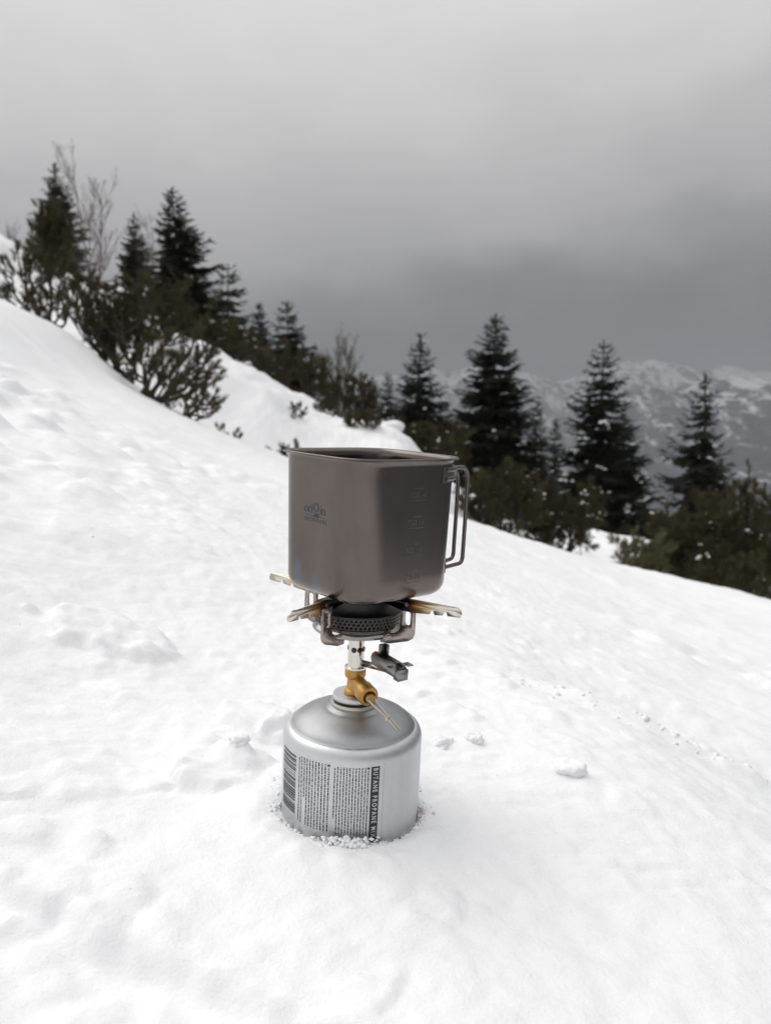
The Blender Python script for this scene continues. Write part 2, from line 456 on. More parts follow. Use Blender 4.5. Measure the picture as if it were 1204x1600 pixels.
# ------------------------------------------------------------------ haze
M_haze = bpy.data.materials.new('haze'); M_haze.use_nodes = True
M_haze.node_tree.nodes.clear()
_o = M_haze.node_tree.nodes.new('ShaderNodeOutputMaterial'); _v = M_haze.node_tree.nodes.new('ShaderNodeVolumePrincipled')
_v.inputs['Color'].default_value = (.43, .45, .48, 1); _v.inputs['Density'].default_value = .00023
M_haze.node_tree.links.new(_v.outputs[0], _o.inputs['Volume'])
_a = Acc(); _a.box((-4300, -600, -430), (7300, 8700, 640))
tag(_a.build('haze', M_haze), 'thin grey haze lying over the valley', None, kind='stuff')

# ------------------------------------------------------------------ trees
def frames(D, roll):
    """orthonormal frames (n,3,3) with first axis D"""
    D = D / (np.linalg.norm(D, axis=1)[:, None] + 1e-9)
    up = np.tile([0, 0, 1.0], (len(D), 1)); up[np.abs(D[:, 2]) > .95] = [1, 0, 0]
    S = np.cross(up, D); S /= np.linalg.norm(S, axis=1)[:, None]
    U = np.cross(D, S)
    c, s = np.cos(roll)[:, None], np.sin(roll)[:, None]
    return np.stack([D, S * c + U * s, U * c - S * s], 1)
def scatter(acc, tpl, P, D, L, roll):
    """put the triangle template (n,3,3), unit length along x, at P along D with length L"""
    P, D, L = np.asarray(P), np.asarray(D), np.asarray(L)
    if not len(P): return
    Fm = frames(D, np.asarray(roll)) * L[:, None, None]
    out = np.einsum('tvk,nkj->ntvj', tpl, Fm) + P[:, None, None, :]
    V = out.reshape(-1, 3)
    acc.add(V, T=np.arange(len(V)).reshape(-1, 3))
def sprig_template(rng, n=7):
    T = []
    for i in range(n):
        x = .02 + .80 * i / n
        for s in (-1, 1):
            w = .30 * (1 - .6 * x) * rng.uniform(.7, 1.2)
            T.append([[x, 0, 0], [x + .19, 0, .01], [x + .24, s * w, rng.uniform(-.08, .05)]])
    T.append([[.7, -.05, 0], [.7, .05, 0], [1.0, 0, .02]])
    T.append([[0, 0, -.03], [0, 0, .04], [.85, 0, 0]])
    return np.array(T, float)
def tuft_template(rng, n=38):
    T = []
    for i in range(n):
        a = rng.uniform(0, 2 * np.pi); x = .55 * (i / n) ** .8; fl = R(rng.uniform(28, 62)) * (1 - .55 * i / n)
        l = rng.uniform(.42, .62)
        d = np.array([math.cos(fl), math.sin(fl) * math.cos(a), math.sin(fl) * math.sin(a)])
        s = np.cross(d, rng.normal(size=3)); s /= np.linalg.norm(s); w = .022
        b = np.array([x, 0, 0])
        T.append([b - s * w, b + s * w, b + d * l])
    return np.array(T, float)
def blob(acc, p, sx, sy, sz, rng):
    """a little uneven cushion of snow"""
    V = [[0, 0, 1]]
    for h, r in ((.55, .8), (-.1, 1.0)):
        for k in range(6):
            a = k / 6 * 2 * np.pi + h; q = r * rng.uniform(.75, 1.2)
            V.append([q * math.cos(a), q * math.sin(a), h * rng.uniform(.8, 1.2)])
    V.append([0, 0, -.5])
    T = []
    for k in range(6):
        j = (k + 1) % 6
        T += [[0, 1 + k, 1 + j], [1 + k, 7 + k, 7 + j], [1 + k, 7 + j, 1 + j], [13, 7 + j, 7 + k]]
    acc.add(np.array(V) * [sx, sy, sz] + p, T=T)

def spruce(u, vtop, y, label, seed, wr=.24, dens=1.0, m=None, snow=.04, droop=0.0, bare=.0, lop=None, group='spruces on the hillside'):
    rng = np.random.default_rng(seed); rd = random.Random(seed)
    top = at(u, vtop, y); x = top[0]; zg = float(ground(x, y)) - .05
    H = top[2] - zg; W = H * wr * 1.38
    root = empty('spruce_tree', (x, y, zg))
    tag(root, label, 'spruce', group)
    tr = Acc(); crown = Acc(); sn = Acc()
    bend = rng.normal(0, .012, 2) * H
    hs = np.linspace(0, 1, 9)
    axis = lambda h: np.array([bend[0] * math.sin(h * 3.1), bend[1] * math.sin(h * 3.1), h * H])
    tr.tube([axis(h) for h in hs], [H * (.020 * (1 - h) + .0015) for h in hs], 7)
    tpl = sprig_template(rng)
    P, D, L = [], [], []
    fs = min(1.0, .45 + H / 7)
    h = .05 + bare; az = rng.uniform(0, 6)
    step = .088 / max(H, 1.5) ** .85 / dens
    while h < .985:
        hh = h + rng.normal(0, step * .25)
        k = max(.004, 1 - hh)
        env = W * (k ** .86) * (1 if hh > .12 else .75 + hh * 2)
        for _ in range(rng.integers(4, 7) if hh < .9 else 4):
            az += 2.4 + rng.normal(0, .35)
            bl = env * rng.uniform(.70, 1.20) + .05
            if lop is not None: bl *= 1 + lop * math.cos(az)
            if rng.random() < .06: bl *= .4
            el0 = R(-12 + 48 * max(0, hh - .35) - droop * 22 * k + rng.normal(0, 6))
            n = max(4, int(bl / (.075 * fs) * math.sqrt(dens)))
            n = min(n, 18)
            ss = np.linspace(0, 1, n + 1)[1:]
            o = axis(hh); dirh = np.array([math.cos(az), math.sin(az), 0])
            sag = -(.16 + droop * .25) * bl
            cpt = lambda s: o + dirh * (bl * s * math.cos(el0)) + np.array([0, 0, bl * s * math.sin(el0) + sag * math.sin(s * 2.6) * .8 + .05 * bl * max(0, s - .6)])
            pts = [cpt(s) for s in np.linspace(0, 1, 4)]
            tr.tube(pts, [H * .0042 * k + .004, H * .003 * k + .003, .003, .002], 3, caps=False)
            side = np.array([-dirh[1], dirh[0], 0])
            for s in ss:
                p = cpt(s); tan = cpt(min(1, s + .02)) - cpt(s - .02); tan /= np.linalg.norm(tan) + 1e-9
                for sg in (-1, 1):
                    ll = (.10 * fs * (.35 + .65 * min(1, k * 4)) + .42 * bl * (1.08 - s)) * rng.uniform(.75, 1.25)
                    d = tan * rng.uniform(.6, .95) + side * sg * rng.uniform(.55, .95) + np.array([0, 0, rng.uniform(-.45, .12) - droop * .2])
                    P.append(p); D.append(d); L.append(ll)
                if rng.random() < .5:
                    P.append(p); D.append(tan + np.array([0, 0, rng.uniform(-.8, -.2)])); L.append(.11 * fs + .16 * bl)
                if rng.random() < snow * .6 * (1.3 - hh) and s > .35:
                    a = .05 + .05 * bl
                    [blob(sn, p + rng.normal(0, a * .9, 3) * [1, 1, .35] + [0, 0, .015], a * rng.uniform(.35, .9), a * rng.uniform(.35, .9), a * rng.uniform(.3, .6), rng) for _q in range(3)]
            P.append(cpt(.92)); D.append(tan); L.append(.12 * fs + .08 * bl)
        h += step * rng.uniform(.8, 1.2) * (1 if hh > .15 else .8)
    for q in range(8):
        P.append(axis(.88 + q * .015)); D.append([rng.normal(0, .35), rng.normal(0, .35), 1]); L.append(.022 * H + .03)
    for q in range(3):
        P.append(axis(.95)); D.append([rng.normal(0, .03), rng.normal(0, .03), 1]); L.append(.055 * H)
    scatter(crown, tpl, P, D, L, rng.uniform(-.5, .5, len(P)))
    tr.build('trunk', M_bark, root, smooth=True)
    crown.build('crown', m or M_spruce, root)
    if sn.n: tag(sn.build('branch_snow', M_snow_far, root, smooth=True), kind='stuff')
    return root

def dwarf_pine(uL, uR, vtop, y, label, seed, stems=11, lean=(0, 0), dens=1.0, m=None, snow=.06, tuft=.10, depth=.8, zoff=0.0, upright=0.0, group='dwarf pines along the snow bank', bare=.25, wood=1.0, kink=.014):
    rng = np.random.default_rng(seed)
    c = at((uL + uR) / 2, vtop, y); x = c[0]
    w = (uR - uL) / F_PX * y
    bx = x - lean[0] * w; zg = float(ground(bx, y)) - .06 + zoff
    H = c[2] - zg
    root = empty('dwarf_pine', (bx, y, zg)); tag(root, label, 'dwarf pine', group)
    st, fo, sn = Acc(), Acc(), Acc()
    tpl = tuft_template(rng)
    P, D, L = [], [], []
    for i in range(stems):
        a = 2 * np.pi * (i + rng.uniform(-.3, .3)) / stems
        r = rng.uniform(.35, 1.0) ** .7
        end = np.array([math.cos(a) * r * w * .5 * .85 + lean[0] * w, math.sin(a) * r * w * .5 * depth + lean[1] * w, H * (1 - .62 * r ** 2.0 * rng.uniform(.5, 1.1)) * rng.uniform(.84, .96)])
        b0 = np.array([math.cos(a), math.sin(a), 0]) * w * .06
        mid = b0 + (end - b0) * .5 + np.array([end[0] * .22, end[1] * .22, -H * .16 * (1 - upright)])
        n = 9
        ts = np.linspace(0, 1, n)[:, None]
        C = (1 - ts) ** 2 * b0 + 2 * ts * (1 - ts) * mid + ts ** 2 * end + np.cumsum(rng.normal(0, kink * H, (n, 3)), 0)
        sl = np.linalg.norm(end - b0)
        st.tube(C, np.linspace(.016, .005, n) * (.5 + .5 * sl) * wood, 6, caps=False)
        nb = int((7 + 9 * sl) * dens)
        for j in range(nb):
            s = bare + (1 - bare) * (j + rng.random()) / nb
            k = s * (n - 1); i0 = min(int(k), n - 2); p = C[i0] + (C[i0 + 1] - C[i0]) * (k - i0)
            t = C[i0 + 1] - C[i0]; t /= np.linalg.norm(t) + 1e-9
            d = t * .55 + rng.normal(0, .62, 3) + np.array([0, 0, .55])
            d /= np.linalg.norm(d)
            bl = rng.uniform(.10, .26) * (.55 + .55 * H) * (1.15 - .4 * s)
            q = p + d * bl; cv = p + d * bl * .5 - np.array([0, 0, .12 * bl])
            st.tube([p, cv, q], [.006 * wood, .004 * wood, .003], 4, caps=False)
            for z in range(rng.integers(3, 6)):
                f = rng.uniform(.45, 1.0); pp = cv + (q - cv) * max(0, f * 2 - 1) if f > .5 else p + (cv - p) * f * 2
                dd = d + rng.normal(0, .45, 3) + [0, 0, .45]; dd /= np.linalg.norm(dd)
                ln = tuft * rng.uniform(.7, 1.25)
                P.append(pp + dd * tuft * .25); D.append(dd); L.append(ln)
            P.append(q); D.append(d + [0, 0, .4]); L.append(tuft * 1.15)
            if rng.random() < snow * .6:
                [blob(sn, q + rng.normal(0, .035, 3) + [0, 0, .01], rng.uniform(.008, .034), rng.uniform(.008, .034), rng.uniform(.008, .024), rng) for _q in range(rng.integers(2, 6))]
        P.append(end); D.append(end - mid); L.append(tuft * 1.3)
    scatter(fo, tpl, P, D, L, rng.uniform(-3, 3, len(P)))
    st.build('stem', M_bark, root, smooth=True)
    fo.build('crown', m or M_pine, root)
    if sn.n: tag(sn.build('branch_snow', M_snow_far, root, smooth=True), kind='stuff')
    return root

def bare_tree(u, vtop, y, label, seed, stems=((0, 0),), spread=.35, group='bare trees on the hillside', thick=1.0):
    rng = np.random.default_rng(seed)
    top = at(u, vtop, y); x = top[0]; zg = float(ground(x, y)) - .05; H = (top[2] - zg) * .82
    root = empty('bare_tree', (x, y, zg)); tag(root, label, 'bare tree', group)
    main = Acc(); tw = Acc()
    def grow(acc, p, d, L, r, lev):
        n = 6; pts = [p]; dd = d
        for i in range(n - 1):
            dd = dd + rng.normal(0, .035, 3) + [0, 0, .045]; dd /= np.linalg.norm(dd); pts.append(pts[-1] + dd * L / (n - 1))
        acc.tube(pts, np.linspace(r, r * .35, n), 5 if lev < 2 else 3, caps=False)
        if lev >= 3: return
        for k in range((15, 7, 4)[lev]):
            s = rng.uniform(.25 if lev == 0 else .15, .97); i = min(int(s * (n - 1)), n - 2)
            q = pts[i] + (pts[i + 1] - pts[i]) * (s * (n - 1) - i)
            side = rng.normal(0, 1, 3); side[2] = 0; side /= np.linalg.norm(side)
            nd_ = dd * .85 + side * rng.uniform(.28, .62); nd_ /= np.linalg.norm(nd_)
            grow(tw, q, nd_, L * rng.uniform(.25, .46) * (1.15 - .5 * s), r * (1 - .6 * s) * .5 + .003, lev + 1)
    for sx, sh in stems:
        d = np.array([sx * .35, rng.normal(0, .08), 1.0]); d /= np.linalg.norm(d)
        grow(main, np.array([sx * .1, 0, 0]), d, H * (1 - sh), .0085 * H * thick, 0)
    main.build('trunk', M_bare, root, smooth=True)
    tw.build('crown', M_bare, root)
    return root

G = None
spruce(85, 254, 38, 'tall grey green spruce, its lower half behind a dark pine, high on the slope', 1, wr=.24, m=M_spruce_grey, snow=.0)
spruce(209, 332, 40, 'greyish spruce between the forked bare tree and the darkest spruce', 2, wr=.22, m=M_spruce_grey, snow=.0)
spruce(268, 293, 24, 'dark bushy spruce, largest on the upper slope, right of a greyish one', 3, wr=.27, dens=1.15, snow=.01, lop=.12)
spruce(356, 415, 13, 'thin young light green spruce standing above the snow bank', 4, wr=.25, dens=1.05, m=M_spruce_light, snow=.04)
spruce(405, 473, 34, 'narrow dense spruce between two sparse young spruces', 5, wr=.20, dens=1.2, snow=.0)
spruce(447, 472, 20, 'sparse young spruce with wide gaps beside a narrow dense one', 6, wr=.32, dens=.95, m=M_spruce, snow=.0)
spruce(605, 582, 40, 'small slim spruce left of the snow dusted one behind the mug', 7, wr=.2, snow=.0)
spruce(638, 625, 30, 'short spruce tucked against the left of the snow dusted spruce', 27, wr=.24, snow=.02)
spruce(658, 523, 22, 'spruce with snow dusted tiers rising behind the mug', 8, wr=.24, dens=.95, snow=.10)
spruce(690, 625, 24, 'low dark spruce right of the snow dusted spruce', 28, wr=.3, snow=.04)
spruce(775, 490, 21, 'tallest broad dark spruce behind the mug handle', 9, wr=.265, dens=1.2, snow=.07)
spruce(728, 618, 26, 'dark spruce half hidden by the tallest broad spruce', 29, wr=.25, snow=.02)
spruce(840, 628, 28, 'slim dark spruce right of the tallest broad spruce', 10, wr=.17, snow=.04)
spruce(868, 655, 33, 'little thin topped spruce between two large spruces', 11, wr=.14, snow=.02)
spruce(943, 532, 22, 'tall spruce with open middle and bare trunk showing, above the snow gap', 12, wr=.26, dens=.85, snow=.09)
spruce(972, 648, 21, 'shorter spruce leaning on the right of the open tall spruce', 13, wr=.28, snow=.07)
spruce(1006, 770, 19, 'low spruce bush under the right side of the open tall spruce', 31, wr=.4, snow=.05)
spruce(1101, 582, 25, 'lone thin spruce with drooping separate branches against the mountain', 14, wr=.235, dens=.62, droop=.7, snow=.0, lop=-.15)
spruce(1126, 716, 27, 'small spruce beside the lone drooping spruce', 15, wr=.24, snow=.0)
bare_tree(133, 226, 28, 'bare forked tree with many fine twigs between two spruces', 41, stems=((0, 0), (.55, .14)))
bare_tree(243, 318, 33, 'thin bare tree peeping out left of the darkest upper spruce', 42, stems=((.1, 0),), thick=.7)
bare_tree(528, 488, 24, 'bare many stemmed shrub tree above the snow bank', 43, stems=((0, 0), (-.45, .08), (.35, .12)), thick=1.2)
bare_tree(8, 335, 30, 'bare tree at the top of the slope beyond a pine', 44, stems=((0, 0), (.3, .2)), thick=.9)

dwarf_pine(-5, 110, 372, 6.2, 'open dwarf pine with snow between its stems, highest up the slope', 101, stems=9, snow=.08, bare=.42, dens=.6, tuft=.085, wood=1.3, kink=.035)
dwarf_pine(50, 108, 305, 9.0, 'dark tall pine in front of the tall grey green spruce', 102, stems=10, upright=.6, bare=.2, dens=1.1, snow=.0)
dwarf_pine(108, 240, 420, 5.6, 'large dense dwarf pine rooted where the slope edge drops', 103, stems=15, dens=.72, snow=.05, lean=(-.05, 0), bare=.34, tuft=.085, wood=1.3, kink=.035)
dwarf_pine(190, 300, 418, 8.0, 'dark pine mass behind the large dense dwarf pine', 104, stems=14, dens=.95, snow=.06, tuft=.09, kink=.03)
dwarf_pine(225, 350, 540, 5.1, 'sprawling open pine branches leaning over the slope edge', 105, stems=10, lean=(.5, 0), dens=.6, snow=.05, bare=.40, tuft=.07, wood=1.5, kink=.06)
dwarf_pine(268, 352, 588, 4.9, 'low ragged pine branch trailing over the slope edge below the sprawling ones', 123, stems=6, lean=(.5, 0), dens=.6, snow=.03, bare=.4, tuft=.06, wood=1.4, kink=.06, zoff=-.04)
dwarf_pine(285, 400, 500, 10.5, 'dwarf pine round the foot of the young light green spruce', 106, stems=13, snow=.12, dens=1.1)
dwarf_pine(380, 470, 530, 15, 'dark pine below the narrow dense spruce', 107, stems=11, snow=.03)
dwarf_pine(455, 510, 538, 12.5, 'upright dark pine at the edge of the snow bank', 108, stems=8, upright=.7, snow=.02)
dwarf_pine(505, 560, 560, 13, 'upright pine in front of the bare many stemmed shrub tree', 109, stems=9, upright=.8, snow=.02)
dwarf_pine(550, 590, 588, 13.5, 'slim upright pine right of the bare shrub tree', 110, stems=7, upright=.9, snow=.02)
dwarf_pine(540, 592, 655, 8.6, 'little pine poking out of the snow beside a snow pillow', 111, stems=6, snow=.10, dens=.8, tuft=.08)
dwarf_pine(615, 740, 650, 10.5, 'dense dark pine thicket behind the mug rim', 112, stems=16, snow=.10, dens=1.2)
dwarf_pine(715, 850, 722, 7.6, 'broad olive dwarf pine right of the mug handle', 113, stems=17, snow=.10, dens=1.35)
dwarf_pine(800, 950, 748, 8.0, 'olive dwarf pine left of the snow gap', 114, stems=15, snow=.10, dens=1.25)
dwarf_pine(960, 1050, 825, 6.6, 'low pale green pine sprays right of the snow gap', 115, stems=9, snow=.04, m=M_pine_light, dens=.9, tuft=.085)
dwarf_pine(1010, 1150, 765, 7.4, 'broad dwarf pine below the lone drooping spruce', 116, stems=18, snow=.05, dens=1.35)
dwarf_pine(1110, 1290, 712, 7.6, 'tallest dwarf pine right of the lone drooping spruce', 117, stems=20, snow=.03, dens=1.35)
dwarf_pine(1060, 1200, 850, 6.5, 'low bare stemmed pine in front of the tallest dwarf pine', 118, stems=12, snow=.08, dens=.9, bare=.35)
dwarf_pine(436, 474, 684, 6.0, 'pine tip sticking out of the snow above the mug rim', 119, stems=4, dens=.6, tuft=.06, snow=0, zoff=-.05)
dwarf_pine(452, 476, 628, 8.2, 'tiny pine sprig alone in the middle of the snow bank', 121, stems=3, dens=.5, tuft=.06, snow=0, zoff=-.05)
dwarf_pine(488, 522, 632, 9.4, 'low pine tuft at the right end of the snow bank', 122, stems=5, dens=.7, tuft=.07, snow=.1, zoff=-.05)
dwarf_pine(338, 376, 680, 5.0, 'low pine sprig half buried below the sprawling branches', 120, stems=3, dens=.5, tuft=.05, snow=0, zoff=-.08)

# ------------------------------------------------------------------ stove set: one leaning axis
TX, TY = R(2.6), R(-1.2)
axis = Vector((math.sin(TX), math.sin(TY), 1)).normalized()
e1 = Vector((0, 1, 0)).cross(axis).normalized(); e2 = axis.cross(e1)
Z0 = float(ground(CX, CY))
BASE = Matrix(((e1.x, e2.x, axis.x, CX), (e1.y, e2.y, axis.y, CY), (e1.z, e2.z, axis.z, Z0), (0, 0, 0, 1)))
def lift(z): return BASE @ Matrix.Translation((0, 0, z))

M_alu = mat('brushed_aluminium', (.62, .63, .65), .36, 1.0)
_n = noise(M_alu, 30, 4, .6, mscale=(8, 8, .35)); lk(M_alu, ramp(M_alu, _n.outputs[0], [(.3, .40), (.7, .52)]).outputs[0], bsdf(M_alu).inputs['Roughness'])
_n2 = noise(M_alu, 26, 5, .6); lk(M_alu, ramp(M_alu, _n2.outputs[0], [(.3, (.58, .587, .60)), (.7, (.66, .667, .68))]).outputs[0], bsdf(M_alu).inputs['Base Color'])
bump(M_alu, _n.outputs[0], .04, .0005)
M_dome = mat('bare_aluminium', (.40, .405, .415), .47, 1.0)
_n = noise(M_dome, 40, 4, .6); lk(M_dome, ramp(M_dome, _n.outputs[0], [(.3, (.35, .355, .365)), (.7, (.42, .425, .435))]).outputs[0], bsdf(M_dome).inputs['Base Color'])
M_print = mat('black_print', (.035, .036, .042), .5)
M_band = mat('black_band', (.018, .018, .022), .45)
M_letter = mat('silver_lettering', (.58, .58, .60), .4, .6)
M_plate = mat('collar_aluminium', (.66, .66, .66), .38, 1.0)
M_cream = mat('nickel_ring', (.62, .57, .50), .32, 1.0)
M_rubber = mat('rubber', (.012, .012, .013), .55)
M_brass = mat('brass', (.62, .36, .10), .46, 1.0)
_n = noise(M_brass, 160, 3, .6); lk(M_brass, ramp(M_brass, _n.outputs[0], [(.3, (.40, .22, .065)), (.7, (.56, .34, .125))]).outputs[0], bsdf(M_brass).inputs['Base Color'])
M_steel = mat('polished_steel', (.70, .665, .62), .16, 1.0)
M_bracket = mat('bracket_steel', (.42, .355, .325), .42, 1.0)
_n = noise(M_bracket, 120, 4, .6); lk(M_bracket, ramp(M_bracket, _n.outputs[0], [(.3, (.34, .285, .26)), (.7, (.50, .43, .40))]).outputs[0], bsdf(M_bracket).inputs['Base Color'])
M_dull = mat('dull_zinc', (.30, .30, .29), .45, 1.0)
M_wire = mat('steel_wire', (.55, .50, .46), .3, 1.0)
M_soot = mat('sooty_steel', (.085, .075, .068), .36, 1.0)
M_chrome = mat('base_steel', (.30, .285, .27), .14, 1.0)
M_black = mat('black_enamel_and_hole_dark', (.010, .010, .010), .35)
M_orange = mat('orange_insulator', (.55, .20, .05), .5)
M_rust = mat('rust', (.10, .020, .012), .7)

# ---- canister
can = empty('gas_canister', mat=lift(0))
tag(can, 'round silver gas canister with printed text, sunk in the snow', 'gas canister')
RC = .0560
a = Acc()
sh = [(RC - .0066 + .0066 * math.cos(t), .0655 + .0100 * math.sin(t)) for t in np.linspace(0, R(78), 9)]
prof = [(.046, -.020), (RC - .0015, -.019), (RC - .0004, -.0165), (RC - .0004, -.013), (RC, -.0115), (RC, .02), (RC, .045), (RC, .0655)] + sh[1:] + \
       [(.0500, .0752)]
dome = [(.0500, .0752), (.0494, .0755), (.0485, .0770), (.0465, .0792), (.0430, .0818), (.0385, .0841), (.0330, .0860), (.0280, .0874), (.0240, .0882), (.0228, .0880), (.0215, .0884), (.0195, .0898), (.0180, .0905), (.016, .0905)]
a = Acc()
a.lathe(prof, 128); body = a.build('body', M_alu, can, angle=35)
a = Acc(); a.lathe(dome, 128); a.build('dome', M_dome, can, angle=35)
a = Acc(); a.lathe([(.0168, .0900), (.0182, .0902), (.0186, .0915), (.0186, .0930), (.0180, .0940), (.0150, .0940)], 64); a.build('valve_ring', M_cream, can, angle=40)
def can_pt(ang, z, off=.00012): return ((RC + off) * math.cos(ang), (RC + off) * math.sin(ang), z)
A0 = R(-90 + 2.6)
def cyl_quad(acc, a0, a1, z0, z1, off=.00012):
    n = max(1, int(abs(a1 - a0) / R(3)) + 1)
    V = []
    for k in range(n + 1):
        t = a0 + (a1 - a0) * k / n; V += [can_pt(t, z0, off), can_pt(t, z1, off)]
    acc.add(V, Q=[[2 * k, 2 * k + 2, 2 * k + 3, 2 * k + 1] for k in range(n)])
def ua(u): return A0 + math.asin(max(-1, min(1, (u - 548.5) / 106.5)))     # photo column to angle on the can
rd = random.Random(5)
def text_block(u0, u1, z0, z1, nl, mat_, heads):
    acc = Acc(); t0, t1 = ua(u0), ua(u1)
    for i in range(nl):
        c = t0 + (t1 - t0) * (i + .5) / nl; hw = abs(t1 - t0) / nl * .29
        z = z1 - (.0012 if i in heads else 0) ; end = z0 + (rd.uniform(.012, .03) if i in (0, nl - 9) and rd.random() < .6 else rd.uniform(0, .0012))
        if (nl - 1 - i) in heads:
            cyl_quad(acc, c - hw * 1.35, c + hw * 1.35, z - .0016, z); z -= .0026
        while z > end:
            wl_ = rd.choice((.0008, .0012, .0016, .0021, .0027, .0034))
            for _k in range(max(1, int(wl_ / .00052))):
                h = hw * rd.uniform(.62, 1.0); lo = -h * (1.0 if rd.random() < .25 else .72); hi = h * (1.0 if rd.random() < .3 else .75)
                zb = max(end, z - .00047)
                cyl_quad(acc, c + lo, c + hi, zb, z - .00004); z = zb - .00003
                if z <= end: break
            z -= .00048
    return acc.build('fine_print', mat_, can)
text_block(470, 517, .0100, .0640, 11, M_print, (0,))
text_block(521, 573, .0085, .0632, 12, M_print, (0,))
a = Acc(); z = .0618; 
while z > .0150:
    th = rd.choice((.0004, .0004, .0008, .0012, .0016)); cyl_quad(a, ua(446.5), ua(466.5), max(z - th, .0145), z); z -= th + rd.choice((.0005, .0005, .0009, .0013))
a.build('barcode', M_print, can)
a = Acc(); cyl_quad(a, ua(575), ua(587), -.010, .0634, .00010); band = a.build('warning_band', M_band, can)
M_seam = mat('seam', (.36, .36, .38), .5, .9)
for uu, w_ in ((593.5, .004), (441.9, .003)):
    a = Acc(); cyl_quad(a, ua(uu) - w_ * .5, ua(uu) + w_ * .5, -.012, .066, .00009); a.build('seam', M_seam, can)
for (t, dz, w_) in ((R(-8), .004, .07), (R(2), .008, .05), (R(-176), .003, .06)):     # chipped, rusty foot of the can
    a = Acc(); cyl_quad(a, t - w_, t + w_, -.012, dz, .00016); a.build('rusty_chip', M_rust, can)

def text2d(s, size, spacing=1.0, bold=0.0):
    cu = bpy.data.curves.new('lettering', 'FONT'); cu.body = s; cu.size = size; cu.space_character = spacing; cu.resolution_u = 3
    cu.align_x = 'CENTER'; cu.align_y = 'CENTER'; cu.offset = bold
    ob = bpy.data.objects.new('lettering', cu); COL.objects.link(ob)
    dg = bpy.context.evaluated_depsgraph_get(); me = ob.evaluated_get(dg).to_mesh()
    me.calc_loop_triangles()
    V = np.array([v.co[:] for v in me.vertices]); T = np.array([t.vertices[:] for t in me.loop_triangles])
    ob.evaluated_get(dg).to_mesh_clear(); bpy.data.objects.remove(ob); bpy.data.curves.remove(cu)
    return V, T
V, T = text2d('BUTANE PROPANE MIX', .0052, 1.42, .00012)
wz = V[:, 0].max() - V[:, 0].min(); cz = V[:, 0].min()
cb = (ua(575) + ua(587)) / 2
W = [can_pt(cb + v[1] / RC, .0622 - (v[0] - cz) * (.0555 / wz), .00022) for v in V]
a = Acc(); a.add(W, T=T); a.build('lettering', M_letter, band)

# ---- stove
stove = empty('camping_stove', mat=lift(.0940))
tag(stove, 'folding gas stove with brass valve screwed on the silver canister', 'camping stove')
S0 = .0940
def sz(z): return z - S0
a = Acc(); a.lathe([(.0, sz(.0940)), (.0160, sz(.0940)), (.0160, sz(.0962))], 64); a.build('seal_ring', M_rubber, stove, angle=40)
a = Acc(); a.lathe([(.0140, sz(.0962)), (.0172, sz(.0962)), (.0174, sz(.0970)), (.0174, sz(.0993)), (.0170, sz(.0999)), (.0, sz(.1000))], 64); a.build('threaded_collar', M_plate, stove, angle=35)
a = Acc()
a.lathe([(.0, sz(.1000)), (.0082, sz(.1001)), (.0086, sz(.1012)), (.0080, sz(.1026)), (.0066, sz(.1040)), (.0062, sz(.1120)), (.0078, sz(.1135)), (.0085, sz(.1150)), (.0085, sz(.1195)), (.0078, sz(.1215)), (.0, sz(.1215))], 48)
ND = Vector((.44, -.88, -.14)).normalized()
Mn = Matrix.Translation((0, 0, sz(.1100))) @ ND.to_track_quat('Z', 'Y').to_matrix().to_4x4()
a.lathe([(.0, .001), (.0066, .001), (.0068, .014), (.0078, .016), (.0080, .0265), (.0074, .0275), (.0052, .0278), (.0050, .0225), (.0, .0225)], 40, Mn)
val = a.build('brass_valve', M_brass, stove, angle=35)
a = Acc(); a.lathe([(.0, .0215), (.0040, .0215), (.0040, .0305), (.0032, .0312), (.0, .0312)], 24, Mn); a.build('valve_spindle', M_brass, val, angle=35)
# wire key hanging from the spindle
tip = np.array(Mn @ Vector((0, 0, .030)))
end = tip + np.array([.0225, -.0120, -.0190])
a = Acc()
sd_ = np.cross(end - tip, [0, 0, 1.0]); sd_ /= np.linalg.norm(sd_)
cl = tip + (end - tip) * .62
a.tube([tip + sd_ * .0034, tip + sd_ * .0034 + (end - tip) * .12, cl + sd_ * .0011, cl + (end - tip) * .1 + sd_ * .0016, end + sd_ * .0016, end + (end - tip) * .03, end - sd_ * .0016, cl + (end - tip) * .1 - sd_ * .0016, cl - sd_ * .0011, tip - sd_ * .0034 + (end - tip) * .12, tip - sd_ * .0034], .00085, 8)
wk = a.build('control_key', M_wire, stove, angle=50)
a = Acc(); a.tube([cl - sd_ * .0028, cl + sd_ * .0028], .0013, 10); a.build('key_clip', M_wire, wk, angle=50)
# mixing tube
a = Acc(); a.lathe([(.0088, sz(.1210)), (.0088, sz(.1222)), (.0066, sz(.1224)), (.0064, sz(.1240)), (.0064, sz(.1530))], 48); tube = a.build('mixing_tube', M_steel, stove, angle=35)
for an in (-104, -62, -20, 76, 166):
    t = R(an); a = Acc()
    Mh = Matrix.Translation((.00635 * math.cos(t), .00635 * math.sin(t), sz(.1372))) @ Vector((math.cos(t), math.sin(t), 0)).to_track_quat('Z', 'Y').to_matrix().to_4x4()
    a.lathe([(.0022, -.0006), (.0022, .00042), (.0, .00045)], 20, Mh); a.build('air_hole', M_black, tube, angle=40)  # black disc on the tube: the shade of an open hole as colour
